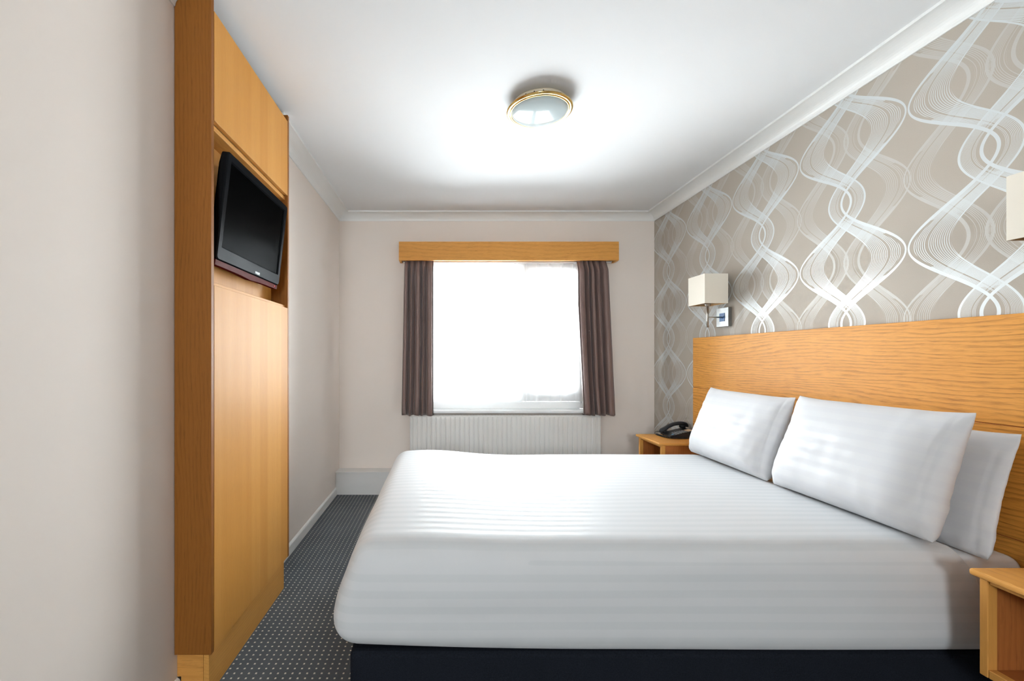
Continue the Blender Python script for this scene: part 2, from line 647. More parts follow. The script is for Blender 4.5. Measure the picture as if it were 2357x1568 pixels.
add_box(bm, XL - .1, WX0, YB, YB + .2, 0, ZC)
add_box(bm, WX1, XR + .1, YB, YB + .2, 0, ZC)
add_box(bm, WX0, WX1, YB, YB + .2, 0, WZ0)
add_box(bm, WX0, WX1, YB, YB + .2, WZ1, ZC)
struct(obj('wall_back', bm, 'paint_wall'), 'beige painted wall around the curtained window', 'wall')


# coving: concave profile, (distance from wall, height)
def cove_profile():
    pts = [(0, 2.300), (0.005, 2.300)]
    for k in range(11):
        a = k / 10 * PI / 2
        pts.append((0.006 + 0.084 * (1 - math.cos(a)), 2.302 + 0.049 * math.sin(a)))
    pts += [(0.0905, 2.3485), (0.0965, 2.3485), (0.0965, ZC + .002), (0, ZC + .002)]
    return pts


CP = cove_profile()


def cove(name, p0, p1, nrm, m0, m1, label):
    """p0,p1 along the wall line; nrm into the room; m0,m1 mitre (1 = inner corner)"""
    p0, p1, nrm = Vector(p0), Vector(p1), Vector(nrm)
    t = (p1 - p0).normalized()
    bm = bmesh.new()
    A = [bm.verts.new(Vector((*(p0 + nrm * d + t * d * m0), h))) for d, h in CP]
    B = [bm.verts.new(Vector((*(p1 + nrm * d - t * d * m1), h))) for d, h in CP]
    n = len(CP)
    for i in range(n):
        bm.faces.new((A[i], A[(i + 1) % n], B[(i + 1) % n], B[i]))
    bm.faces.new(A[::-1])
    bm.faces.new(B)
    o = obj(name, bm, 'paint_white')
    return struct(o, label, 'coving')


cove('trim_1', (XL, YB), (XR, YB), (0, -1), 1, 1, 'white coving along the top of the window wall')
cove('trim_2', (XR, YB), (XR, YF), (-1, 0), 1, 1, 'white coving running above the patterned feature wall')
cove('trim_3', (XL, 2.198), (XL, YB), (1, 0), 0, 1, 'short white coving between the oak unit and the window wall')
cove('trim_4', (XL, YF), (XL, 1.460), (1, 0), 1, 0, 'white coving stopping against the near side of the oak unit')


def skirting(name, y0, y1, label):
    bm = bmesh.new()
    x = XL
    prism(bm, [(x, 0), (x + .012, 0), (x + .012, .052), (x + .009, .058), (x + .004, .062), (x, .063)], 'Y', y0, y1)
    return struct(obj(name, bm, 'paint_white'), label, 'skirting board')


skirting('baseboard_left', 2.198, 3.64, 'low white skirting board between oak unit and pipe boxing')
skirting('baseboard_near', YF, 1.479, 'low white skirting board ending at the oak plinth')
bm = bmesh.new()
add_box(bm, XR - .012, XR, YF, YB - .131, 0, .063)
struct(obj('baseboard_right', bm, 'paint_white'), 'white skirting board along the papered wall behind the bed', 'skirting board')

pb = wthing('trim_5', 'white painted pipe boxing along the foot of the window wall', 'boxing', (0.45, 3.70, 0), kind='structure')
box('front_board', XL + .002, XR - .002, 3.642, 3.654, 0.0, 0.180, 'paint_boxing', pb, .0008)
box('lid', XL + .001, XR - .001, 3.636, YB - .001, 0.1805, 0.1895, 'paint_boxing', pb, .0012)

# ------------------------------------------------------------------ window
YW0, YW1 = 3.83, 3.885
win = wthing('window_1', 'white framed window with a wide fixed pane and narrow side sash', 'window', (0.51, 3.85, 0.70), kind='structure')
bm = bmesh.new()
add_box(bm, WX0, WX0 + .05, YW0, YW1, WZ0 + .024, WZ1, .004)
add_box(bm, WX1 - .05, WX1, YW0, YW1, WZ0 + .024, WZ1, .004)
add_box(bm, WX0 + .05, WX1 - .05, YW0, YW1, WZ1 - .07, WZ1, .004)
add_box(bm, WX0 + .05, WX1 - .05, YW0 - .012, YW1, WZ0 + .024, .752, .004)
add_box(bm, WX0 + .05, .635, YW0, YW1, .752, .806, .003)
obj('window_frame', bm, 'upvc', win)
box('mullion', 0.635, 0.690, YW0, YW1, .752, WZ1 - .07, 'upvc', win, .004)
sash = obj('sash', add_box(add_box(add_box(add_box(bmesh.new(), 0.690, .737, YW0 - .014, YW1 - .01, .755, WZ1 - .075, .004),
           1.120, WX1 - .05, YW0 - .014, YW1 - .01, .755, WZ1 - .075, .004),
           .737, 1.120, YW0 - .014, YW1 - .01, 1.853, WZ1 - .075, .004),
           .737, 1.120, YW0 - .014, YW1 - .01, .755, .86, .004), 'upvc', win)
box('pane', WX0 + .045, 0.640, 3.855, 3.861, .748, WZ1 - .066, 'pane', win, 0)
box('pane', .733, 1.124, 3.855, 3.861, .856, 1.857, 'pane', win, 0)
bm = add_box(bmesh.new(), .700, .722, YW0 - .024, YW0 - .014, 1.24, 1.30, .003)
add_box(bm, .704, .718, YW0 - .040, YW0 - .026, 1.16, 1.275, .004)
obj('window_handle', bm, 'upvc', win)
bm = bmesh.new()
prism(bm, [(3.69, .670), (3.694, .667), (YB + .06, .667), (YB + .06, .691), (3.697, .691), (3.692, .689), (3.69, .685)], 'X', WX0 + .001, WX1 - .001)
obj('window_sill', bm, 'upvc', win)

# ------------------------------------------------------------------ radiator
rad = wthing('panel_radiator', 'wide white ribbed panel radiator below the window sill', 'radiator', (0.515, 3.72, 0.2))
RX0, RX1, RZ0, RZ1, RY = -0.287, 1.316, 0.205, 0.650, 3.690
ribs = 40
pitch = (RX1 - RX0 - .02) / ribs
prof = [(RX0, RY + .012), (RX0 + .004, RY + .002), (RX0 + .010, RY)]
for k in range(ribs):
    x0 = RX0 + .01 + k * pitch
    prof += [(x0 + pitch * .10, RY), (x0 + pitch * .22, RY + .007), (x0 + pitch * .34, RY + .007), (x0 + pitch * .46, RY), (x0 + pitch, RY)]
prof += [(RX1 - .004, RY + .002), (RX1, RY + .012)]
bm = bmesh.new()
rows = []
for z, dy in ((RZ0, .010), (RZ0 + .012, 0.002), (RZ0 + .03, 0), (RZ1 - .03, 0), (RZ1 - .012, .002), (RZ1, .010)):
    flat = 1.0 if (z < RZ0 + .02 or z > RZ1 - .02) else 0.0
    rows.append([bm.verts.new((x, (RY if flat and 3 <= i < len(prof) - 2 else y) + dy, z)) for i, (x, y) in enumerate(prof)])
for a, b_ in zip(rows, rows[1:]):
    for i in range(len(prof) - 1):
        bm.faces.new((a[i], a[i + 1], b_[i + 1], b_[i]))
rp = obj('front_panel', bm, 'radiator', rad)
for nm, xa, xb in (('end_cap', RX0 + .002, RX0 + .016), ('end_cap', RX1 - .016, RX1 - .002)):
    box(nm, xa, xb, RY + .012, RY + .062, RZ0 + .01, RZ1 - .002, 'radiator', rad, .002)
box('back_panel', RX0 + .018, RX1 - .018, RY + .052, RY + .062, RZ0 + .01, RZ1 - .012, 'radiator', rad, .002)
bm = bmesh.new()
for k in range(60):
    x0 = RX0 + .022 + k * (RX1 - RX0 - .044) / 60
    add_box(bm, x0, x0 + .016, RY + .013, RY + .051, RZ1 - .006, RZ1 - .003)
obj('top_grille', bm, 'radiator', rad)
for xx in (RX0 + .25, RX1 - .25):
    box('wall_bracket', xx - .015, xx + .015, RY + .0625, YB - .0005, RZ0 + .06, RZ1 - .06, 'radiator', rad, .001)
bm = tube(bmesh.new(), [(RX0 - .03, RY + .035, .19), (RX0 - .03, RY + .035, .26), (RX0 + .01, RY + .035, .26)], .008, 10)
obj('valve_pipe', bm, 'steel', rad, True)

# ------------------------------------------------------------------ pelmet, rail, curtains
pel = wthing('curtain_pelmet', 'long oak pelmet box above the curtained window', 'pelmet', (0.54, 3.71, 1.94))
PX0, PX1, PZ0, PZ1, PY = -0.374, 1.449, 1.939, 2.095, 3.652
box('front_board', PX0, PX1, PY, PY + .018, PZ0, PZ1, 'oak_x', pel, .0012)
box('end_board', PX0, PX0 + .018, PY + .0185, YB - .0005, PZ0, PZ1, 'oak_y', pel, .0008)
box('end_board', PX1 - .018, PX1, PY + .0185, YB - .0005, PZ0, PZ1, 'oak_y', pel, .0008)
box('top_board', PX0 + .0185, PX1 - .0185, PY + .0185, YB - .0005, PZ1 - .016, PZ1 - .001, 'oak_x', pel, .0005)

rail = wthing('curtain_rail', 'slim white curtain rail tucked beneath the oak pelmet', 'curtain rail', (0.54, 3.74, 1.93))
box('track', PX0 + .03, PX1 - .03, 3.724, 3.744, 1.936, 1.952, 'upvc', rail, .002)
for xx in (-.2, .52, 1.25):
    box('rail_bracket', xx - .01, xx + .01, 3.7445, YB - .0005, 1.938, 1.966, 'upvc', rail, .001)


def curtain(name, label, tl, tr, bl, br, folds, seed, edge=None):
    zt, zb = 1.955, 0.655
    rnd = random.Random(seed)
    n = len(folds) - 1

    def fn(u, v):
        z = zt + (zb - zt) * v
        e = v ** 1.0
        if edge:
            el = edge(v)
        else:
            el = e
        xl = tl + (bl - tl) * (el if tl > 0.5 else e)
        xr = tr + (br - tr) * (e if tl > 0.5 else el)
        k = min(int(u * n), n - 1)
        f = u * n - k
        uu = folds[k] + (folds[k + 1] - folds[k]) * f
        ph = 2 * PI * f
        d = min(f, 1 - f)
        crease = math.exp(-(d / .17) ** 2)
        am = 0.75 + 0.5 * noise.noise(Vector((k * 3.7, seed, v * 1.5)))
        am2 = 0.8 + 0.5 * noise.noise(Vector((round(u * n) * 2.9, seed + 3, v * 1.2)))
        wob = 0.004 * noise.noise(Vector((uu * 5, v * 5, seed)))
        sway = 0.010 * noise.noise(Vector((k * 1.3, v * 2.2, seed + 5)))
        x = xl + (xr - xl) * uu + sway * math.sin(PI * uu)
        x += 0.007 * math.sin(ph) * (1 if k % 2 else -.6) * min(1, v * 6 + .2)
        drop = min(1.0, max(0.0, (v - .012) / .06))
        depth = .016 + .012 * drop
        y = 3.694 - .044 * drop - depth * am * math.sin(PI * f) ** .8 + (depth + .026 * drop) * am2 * crease * (0 if uu < .01 or uu > .99 else 1) + wob
        return (x, min(max(y, 3.6732 - .06 * drop), 3.7215 - .0345 * drop), z + 0.004 * math.sin(uu * 19) * v ** 6)

    o = grid_surface(name, n * 26, 60, fn, 'curtain', None, lambda u, v: (u * .6, v * 1.3), 0.0014, ((tl + tr) / 2, 3.70, zb))
    return tag(o, label, 'curtain', 'brown window curtains')


curtain('window_curtain', 'brown satin curtain hanging at the corner side of window, nearest the oak unit', -0.327, -0.088, -0.350, -0.088,
        [0, .14, .37, .56, .76, 1.0], 3)
curtain('window_curtain', 'brown satin curtain hanging at the side of window nearest the bedside telephone', 1.110, 1.356, 1.158, 1.418,
        [0, .24, .40, .54, .76, 1.0], 11, edge=lambda v: max(0.0, (v - .3) / .7) ** .9)


def sheer_fn(u, v):
    zt, zb = 1.930, 0.760
    z = zt + (zb - zt) * v
    n = 14
    ph = 2 * PI * u * n
    irr = noise.noise(Vector((u * 9, v * 1.1, 2.0)))
    head = math.exp(-(v / .035) ** 2)
    body = 1 - math.exp(-(v / .06) ** 2)
    pl = max(0.0, math.cos(ph)) ** 6
    y = 3.757 - 0.018 * pl * (0.35 + 0.65 * head) * (1 - .4 * v) - body * 0.011 * math.sin(ph * .5 + 5 * irr) - 0.007 * v * noise.noise(Vector((u * 22, v * 2, 7)))
    x = -0.175 + 1.365 * u + 0.006 * math.sin(ph * 2) * head + .006 * irr * v
    return (x, min(y, 3.766), z)


sh = grid_surface('sheer_curtain', 420, 60, sheer_fn, 'sheer', None, lambda u, v: (u * 1.3, v * 1.2), 0.0, (0.51, 3.757, 0.76))
tag(sh, 'white pleated voile sheer curtain drawn across the window', 'curtain')

# ------------------------------------------------------------------ fitted oak unit
un = wthing('fitted_unit', 'tall shallow fitted oak unit with a television niche', 'cabinet', (-0.83, 1.83, 0))
UF = -0.772
TOP = 2.335


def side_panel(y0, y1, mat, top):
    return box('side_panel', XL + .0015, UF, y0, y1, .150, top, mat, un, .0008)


side_panel(1.462, 1.480, 'oak_side_shaded', 2.358)
side_panel(2.178, 2.196, 'oak_side_shaded', TOP)
box('upper_door', UF - .018, UF, 1.482, 2.176, 1.935, 2.302, 'oak_door', un, .0008)
box('lower_door', UF - .018, UF, 1.482, 2.176, .152, 1.380, 'oak_door', un, .0008)
box('niche_top', XL + .04, UF - .0145, 1.4805, 2.1775, 1.913, 1.931, 'oak_y', un, .0008)
box('niche_shelf', XL + .04, UF - .0145, 1.4805, 2.1775, 1.382, 1.394, 'oak_y', un, .0008)
box('niche_back', XL + .0015, XL + .042, 1.4805, 2.1775, 1.3945, 1.9125, 'oak_door', un, 0)
box('plinth', -0.807, -0.789, 1.480, 2.173, 0.0, .1495, 'oak_y', un, .0008)
bm = bmesh.new()
prism(bm, [(XL + .0005, .066), (XL + .0135, .066), (XL + .0135, 0.0), (-.8075, 0.0), (-.8075, .1495), (XL + .0005, .1495)], 'Y', 1.480, 1.498)
obj('plinth_return', bm, 'oak_x', un)

# ------------------------------------------------------------------ television
tv = thing('television', 'black flat television tilted forward inside the oak niche', 'television', (-0.763, 1.807, 1.664), (math.radians(6.6), 0, PI / 2))
TW, TH = .2875, .188


def rrect(hw, hh, r, n=6):
    out = []
    for cx, cz, a0 in ((hw - r, hh - r, 0), (-hw + r, hh - r, PI / 2), (-hw + r, -hh + r, PI), (hw - r, -hh + r, 3 * PI / 2)):
        for k in range(n + 1):
            a = a0 + k / n * PI / 2
            out.append((cx + r * math.cos(a), cz + r * math.sin(a)))
    return out


def loft(bm, rings, cap0=True, cap1=True):
    R = [[bm.verts.new(p) for p in ring] for ring in rings]
    n = len(R[0])
    for a, b_ in zip(R, R[1:]):
        for i in range(n):
            bm.faces.new((a[i], a[(i + 1) % n], b_[(i + 1) % n], b_[i]))
    if cap0:
        bm.faces.new(R[0][::-1])
    if cap1:
        bm.faces.new(R[-1])
    return bm


def ring3(hw, hh, r, y, dz=0):
    return [(p, y, q + dz) for p, q in rrect(hw, hh, r)]


bm = loft(bmesh.new(), [ring3(TW, TH, .016, .012), ring3(TW, TH, .016, .024), ring3(TW - .02, TH - .02, .02, .040), ring3(TW - .06, TH - .06, .02, .046)])
obj('rear_casing', bm, 'black_plastic', tv, False)
SW, SH, SDZ = TW - .030, TH - .040, .010
bm = loft(bmesh.new(), [ring3(TW, TH, .016, .0118), ring3(TW, TH, .016, .004), ring3(TW - .004, TH - .004, .014, 0.0),
                        ring3(SW + .004, SH + .004, .003, 0.0, SDZ), ring3(SW, SH, .002, .006, SDZ)], True, False)
obj('bezel', bm, 'black_gloss', tv, False)
bm = bmesh.new()
bm.faces.new([bm.verts.new(p) for p in ((-SW, .0055, -SH + SDZ), (SW, .0055, -SH + SDZ), (SW, .0055, SH + SDZ), (-SW, .0055, SH + SDZ))])
bmesh.ops.solidify(bm, geom=bm.faces[:], thickness=-.002)
obj('screen', bm, 'screen', tv)
bm = loft(bmesh.new(), [[(x, y, -TH - dz * (1 + .3 * math.exp(-(x / .07) ** 2))) for x, y in
                         [(-TW + .006, .006), (-.15, .006), (-.08, .006), (0, .006), (.08, .006), (.15, .006), (TW - .006, .006),
                          (TW - .006, .03), (.15, .03), (.08, .03), (0, .03), (-.08, .03), (-.15, .03), (-TW + .006, .03)]]
                        for dz in (-.001, .014, .019)])
lip = obj('lower_lip', bm, 'red_plastic', tv)
tag(lip, 'dark red translucent strip below the bezel')
bm = lathe(bmesh.new(), [(.0001, .0), (.0022, .0), (.0022, .001), (.0001, .0012)], (0, 0, 0), 12)[0]
bmesh.ops.rotate(bm, verts=bm.verts, cent=(0, 0, 0), matrix=Matrix.Rotation(PI / 2, 3, 'X'))
bmesh.ops.translate(bm, verts=bm.verts, vec=(TW - .035, .0059, -TH - .008))
led_m, led_nt, led_b = new_mat('standby_led')
led_b.inputs['Base Color'].default_value = (.5, .01, .01, 1)
led_b.inputs['Emission Color'].default_value = (1, .03, .02, 1)
led_b.inputs['Emission Strength'].default_value = 1.2
obj('standby_light', bm, led_m, tv)
cu = bpy.data.curves.new('logo', 'FONT')
cu.body = 'PHILIPS'
cu.size = .0135
cu.align_x, cu.align_y = 'CENTER', 'CENTER'
cu.extrude = .0003
cu.offset = .0003
tmp = bpy.data.objects.new('logo_text', cu)
COL.objects.link(tmp)
bpy.context.view_layer.update()
me = bpy.data.meshes.new_from_object(tmp.evaluated_get(bpy.context.evaluated_depsgraph_get()))
bpy.data.objects.remove(tmp)
me.transform(Matrix.Translation((.045, -.0004, -TH + .0125)) @ Matrix.Rotation(PI / 2, 4, 'X'))
me.materials.clear()
me.materials.append(M['silver_print'])
lo = link(bpy.data.objects.new('logo', me), tv)
bm = bmesh.new()
add_box(bm, -.06, .06, .0465, .055, -.06, .06, .002, 1)
obj('wall_bracket', bm, 'black_plastic', tv)

# ------------------------------------------------------------------ ceiling light
LC = (0.459, 2.122)
cl = wthing('ceiling_light', 'round flush ceiling light with brass ring and glass dome', 'ceiling light', (LC[0], LC[1], ZC))
LR, LZ = 0.1565, 2.324
bm, _ = lathe(bmesh.new(), [(.02, ZC - .001), (.118, ZC - .001), (.130, ZC - .004), (.134, ZC - .010), (.137, LZ + .004), (.02, LZ + .004)], (LC[0], LC[1], 0), 64)
obj('base_pan', bm, 'cream_metal', cl, True)
prof = []
for k in range(15):
    a = 2 * PI * k / 14
    rr = LR - .009 + .009 * math.cos(a)
    prof.append((rr, LZ + .0065 * math.sin(a)))
bm, _ = lathe(bmesh.new(), prof, (LC[0], LC[1], 0), 96)
ring = obj('brass_ring', bm, 'brass', cl, True)
prof = [(LR - .0275 + .0045 * math.cos(2 * PI * k / 10) + .008, LZ - .004 + .0045 * math.sin(2 * PI * k / 10)) for k in range(11)]
bm, _ = lathe(bmesh.new(), prof, (LC[0], LC[1], 0), 96)
obj('inner_bead', bm, 'brass', cl, True)
prof = [(max(.0004, (LR - .022) * math.sin(k / 16 * PI / 2)), LZ - .002 - .030 * math.cos(k / 16 * PI / 2)) for k in range(17)]
bm, _ = lathe(bmesh.new(), prof, (LC[0], LC[1], 0), 96)
obj('glass_dome', bm, 'glass_dome', cl, True)
for a in (-2.25, -1.95, -1.65, -1.0):
    bm, _ = lathe(bmesh.new(), [(.0002, 0), (.0035, 0), (.003, .0016), (.0002, .002)], (0, 0, 0), 10)
    bmesh.ops.rotate(bm, verts=bm.verts, cent=(0, 0, 0), matrix=Matrix.Rotation(PI / 2, 3, 'Y'))
    bmesh.ops.rotate(bm, verts=bm.verts, cent=(0, 0, 0), matrix=Matrix.Rotation(a, 3, 'Z'))
    bmesh.ops.translate(bm, verts=bm.verts, vec=(LC[0] + .1345 * math.cos(a), LC[1] + .1345 * math.sin(a), LZ + .017))
    obj('screw', bm, 'hole', cl)

# ------------------------------------------------------------------ wall lamps
LX, LY = 1.683, 2.815
lamp = wthing('wall_lamp', 'square cream shaded wall lamp above the telephone bedside table', 'wall lamp', (XR, LY, 1.392), group='wall lamps above the headboard')
box('back_plate', XR - .022, XR - .0005, LY - .0605, LY + .0605, 1.3315, 1.4525, 'plate_steel', lamp, .0015)
box('switch_square', XR - .0245, XR - .0223, LY - .026, LY + .026, 1.366, 1.418, 'blue_film', lamp, .0006)
obj('arm', tube(bmesh.new(), [(LX, LY, 1.392), (XR - .0223, LY, 1.392)], .0042, 12), 'steel', lamp, True)
obj('stem', tube(bmesh.new(), [(LX, LY, 1.328), (LX, LY, 1.470)], .0063, 16), 'steel', lamp, True)
bm, _ = lathe(bmesh.new(), [(.0064, 1.462), (.012, 1.464), (.017, 1.472), (.017, 1.479), (.0155, 1.479), (.0155, 1.505), (.0001, 1.505)], (LX, LY, 0), 24)
obj('lamp_holder', bm, 'steel', lamp, True)
SX0, SX1, SY0, SY1, SZ0, SZ1 = 1.6105, 1.7545, LY - .092, LY + .092, 1.4715, 1.655


def frame_shell(bm, x0, x1, y0, y1, z0, z1, t):
    o = [(x0, y0), (x1, y0), (x1, y1), (x0, y1)]
    i = [(x0 + t, y0 + t), (x1 - t, y0 + t), (x1 - t, y1 - t), (x0 + t, y1 - t)]
    OB, OT = [bm.verts.new((*p, z0)) for p in o], [bm.verts.new((*p, z1)) for p in o]
    IB, IT = [bm.verts.new((*p, z0)) for p in i], [bm.verts.new((*p, z1)) for p in i]
    for k in range(4):
        n = (k + 1) % 4
        bm.faces.new((OB[k], OB[n], OT[n], OT[k]))
        bm.faces.new((IB[n], IB[k], IT[k], IT[n]))
        bm.faces.new((OB[n], OB[k], IB[k], IB[n]))
        bm.faces.new((OT[k], OT[n], IT[n], IT[k]))
    return bm


shade = obj('lamp_shade', frame_shell(bmesh.new(), SX0, SX1, SY0, SY1, SZ0, SZ1, .0015), 'lamp_shade', lamp)
obj('shade_lining', frame_shell(bmesh.new(), SX0 + .0017, SX1 - .0017, SY0 + .0017, SY1 - .0017, SZ0 + .001, SZ1 - .001, .0008), 'shade_lining', shade, origin=(XR, LY, 1.392))
bm = bmesh.new()
for p in ((SX0 + .003, LY), (SX1 - .003, LY), (LX, SY0 + .003), (LX, SY1 - .003)):
    d = Vector((p[0] - LX, p[1] - LY, 0)).normalized() * .0156
    tube(bm, [(LX + d.x, LY + d.y, 1.481), (p[0], p[1], 1.4815)], .0015, 6)
obj('shade_spider', bm, 'steel', lamp)
bm, _ = lathe(bmesh.new(), [(.0005, 1.58), (.012, 1.575), (.02, 1.56), (.021, 1.545), (.013, 1.52), (.012, 1.506), (.0005, 1.506)], (LX, LY, 0), 20)
obj('bulb', bm, 'upvc', lamp, True)
lamp2 = copy_tree(lamp)
lamp2.location = (XR, 1.171, 1.392)
lamp2['label'] = 'square cream shaded wall lamp above the bare bedside table, cut by the frame'

# ------------------------------------------------------------------ headboard
HX = 1.768
hb = wthing('headboard', 'long oak headboard of wide horizontal panels on the papered wall', 'headboard', (1.783, 1.99, .25))
HY0, HY1 = 0.845, 3.132
for z0, z1, sd in ((.9245, 1.273, 0), (.5745, .9215, 1), (.2245, .5715, 2)):
    box('panel', HX, XR - .0125, HY0, HY1, z0, z1, 'oak_head', hb, .0012)
box('backing_board', HX + .004, XR - .0126, HY0 + .003, HY1 - .003, .226, 1.27, 'oak_panel', hb, 0)
box('wall_batten', XR - .0124, XR - .0005, HY0 + .1, HY1 - .1, 1.10, 1.16, 'oak_panel', hb, 0)

# ------------------------------------------------------------------ bedside tables
NX0, NX1 = 1.453, HX - .0015
NY0, NY1, NZ0, NZ1 = 2.946, 3.291, .280, .5636
ns = wthing('bedside_table', 'small oak bedside table with open front holding the black telephone', 'bedside table', (1.60, 3.1185, NZ0), group='wall hung oak bedside tables')
bm = add_box(bmesh.new(), 1.433, NX1, 2.937, 3.300, NZ1 - .018, NZ1, .006, 3)
obj('table_top', bm, 'oak_y', ns)
for y0, y1 in ((NY0, NY0 + .019), (NY1 - .019, NY1)):
    box('stile', NX0, NX0 + .026, y0, y1, NZ0, NZ1 - .0185, 'oak_stile', ns, .0015)
for y0, y1 in ((NY0 + .002, NY0 + .014), (NY1 - .014, NY1 - .002)):
    box('side_panel', NX0 + .0265, NX1 - .0125, y0, y1, NZ0, NZ1 - .0185, 'oak_panel', ns, .0006)
box('top_rail', NX0 + .003, NX0 + .022, NY0 + .0195, NY1 - .0195, NZ1 - .033, NZ1 - .0185, 'oak_y', ns, .0015)
box('bottom_rail', NX0 + .001, NX0 + .024, NY0 + .0195, NY1 - .0195, NZ0, NZ0 + .022, 'oak_y', ns, .0015)
box('bottom_panel', NX0 + .0265, NX1 - .0125, NY0 + .0145, NY1 - .0145, NZ0 + .004, NZ0 + .018, 'oak_panel', ns, .0006)
box('back_panel', NX1 - .012, NX1, NY0 + .002, NY1 - .002, NZ0, NZ1 - .0185, 'oak_panel', ns, .0006)
ns2 = copy_tree(ns)
ns2.location = (1.60, 1.206 - .1815, NZ0)
ns2['label'] = 'small oak bedside table with open front and bare top, cut by the frame'

# ------------------------------------------------------------------ telephone on the far bedside table
TZ = NZ1 + .0008
ph = thing('telephone', 'black corded desk telephone on the far bedside table', 'telephone', (1.590, 3.102, TZ), (0, 0, math.radians(-2)))
ph.scale = (.94, 1.0, 1.0)
# local: x from the user edge towards the wall, y across, z up
bm = bmesh.new()
prism(bm, [(0, .010), (.004, .006), (.17, .004), (.185, .008), (.185, .050), (.178, .056), (.012, .019), (0, .015)], 'Y', 0, .155)
bmesh.ops.bevel(bm, geom=bm.edges[:], offset=.0025, segments=2, affect='EDGES')
obj('phone_body', bm, 'phone', ph)
for px, py in ((.02, .015), (.02, .14), (.165, .015), (.165, .14)):
    bm, _ = lathe(bmesh.new(), [(.0005, 0), (.007, 0), (.006, .008), (.0005, .008)], (px, py, -.0006), 12)
    obj('rubber_foot', bm, 'black_plastic', ph)
slope = (.056 - .019) / (.178 - .012)
sa = math.atan(slope)


def on_face(px):
    return .019 + (px - .012) * slope


key_mesh = None
for r in range(5):
    for c in range(4):
        px, py = .052 + r * .018, .012 + c * .0185
        if key_mesh is None:
            bm = add_box(bmesh.new(), -.0055, .0055, -.0062, .0062, 0, .0034, .0012, 1)
            k = obj('key', bm, 'phone_key', ph)
            key_mesh = k.data
        else:
            k = link(bpy.data.objects.new('key', key_mesh), ph)
        k.location = (px, py, on_face(px) + .0002)
        k.rotation_euler = (0, -sa, 0)
bm, _ = lathe(bmesh.new(), [(.0003, .003), (.006, .0028), (.0085, .0015), (.0088, 0), (.0003, 0)], (0, 0, 0), 20)
k = obj('round_button', bm, 'phone_blue', ph, True)
k.location, k.rotation_euler = (.034, .028, on_face(.034) + .0003), (0, -sa, 0)
k = obj('index_card', add_box(bmesh.new(), -.018, .018, -.03, .03, 0, .0008), 'card', ph)
k.location, k.rotation_euler = (.158, .045, on_face(.158) + .0004), (0, -sa, 0)
box('handset_cradle', .028, .05, .108, .150, .022, .034, 'phone', ph, .003)
box('handset_cradle', .148, .176, .108, .150, .048, .060, 'phone', ph, .003)
# handset: a bowed bar with a swollen ear end and mouth end
hs = []
secs = [(-.012, .030, .010, .018), (-.004, .036, .014, .022), (.02, .046, .015, .023), (.05, .066, .013, .020), (.09, .083, .0125, .0185),
        (.13, .0895, .0125, .019), (.16, .0875, .015, .022), (.185, .080, .017, .024), (.196, .074, .012, .019)]
rings = []
for sx, sz, hz, hw in secs:
    rg = []
    for k in range(16):
        a = 2 * PI * k / 16
        ca, sn = math.cos(a), math.sin(a)
        rg.append((sx, .129 + hw * (abs(ca) ** .7) * (1 if ca > 0 else -1), sz + hz * (abs(sn) ** .7) * (1 if sn > 0 else -1)))
    rings.append(rg)
hand = obj('handset', loft(bmesh.new(), rings), 'phone', ph, True)
bm = bmesh.new()
loft(bm, [[(.158 + .024 * math.cos(2 * PI * k / 16), .129 + .021 * math.sin(2 * PI * k / 16), z) for k in range(16)] for z in (.0605, .078)])
obj('ear_cup', bm, 'phone', hand, True)
bm = bmesh.new()
loft(bm, [[(.016 + .020 * math.cos(2 * PI * k / 16), .129 + .021 * math.sin(2 * PI * k / 16), z) for k in range(16)] for z in (.0235, .04)])
obj('mouth_cup', bm, 'phone', hand, True)


def coil(path, rad, turns, wire, n_per=10):
    P = [Vector(p) for p in path]
    L = [0.0]
    for a, b_ in zip(P, P[1:]):
        L.append(L[-1] + (b_ - a).length)
    out = []
    N = turns * n_per
    for i in range(N + 1):
        s = L[-1] * i / N
        j = max(k for k in range(len(L)) if L[k] <= s + 1e-9)
        j = min(j, len(P) - 2)
        f = (s - L[j]) / max(1e-9, L[j + 1] - L[j])
        c = P[j].lerp(P[j + 1], f)
        t = (P[min(j + 1, len(P) - 1)] - P[j]).normalized()
        nx = t.cross(Vector((0, 0, 1))).normalized()
        a = 2 * PI * i / n_per
        out.append(c + nx * rad * math.cos(a) + Vector((0, 0, 1)) * rad * math.sin(a))
    return tube(bmesh.new(), out, wire, 5)


path = [(-.028 + .03 * (1 - math.cos(a)) * 0, .120, .0072) for a in (0,)]
path = [(-.036, .135, .0072), (-.034, .11, .0072), (-.030, .08, .0072), (-.026, .05, .0072), (-.021, .02, .0072), (-.008, -.004, .0072), (.015, -.015, .0072), (.05, -.017, .0072), (.09, -.016, .0072), (.13, -.014, .0072)]
obj('coiled_cord', coil(path, .0048, 44, .0016), 'phone', ph, True)
obj('cord_tail', tube(bmesh.new(), [(-.010, .129, .030), (-.03, .131, .030), (-.046, .136, .024), (-.049, .139, .014), (-.042, .138, .006), (-.036, .135, .004)], .0018, 6), 'phone', ph, True)

# ------------------------------------------------------------------ bed
bed = wthing('divan_base', 'dark charcoal fabric divan base beneath the white bedding', 'bed base', (.75, 1.99, 0))
BX0, BX1, BY0, BY1 = -0.285, 1.764, 1.325, 2.66
BM = (BX0 + BX1) / 2
bm = add_box(bmesh.new(), BX0, BX1, BY0, BY1, .045, .252, .018, 3)
obj('upholstered_box', bm, 'base_fabric', bed)
for cx in (BX0 + .1, BM - .1, BM + .1, BX1 - .1):
    for cy in (BY0 + .1, BY1 - .1):
        bm, _ = lathe(bmesh.new(), [(.001, 0), (.018, 0), (.024, .01), (.024, .035), (.012, .0455), (.001, .0455)], (cx, cy, 0), 16)
        obj('castor', bm, 'black_plastic', bed, True)


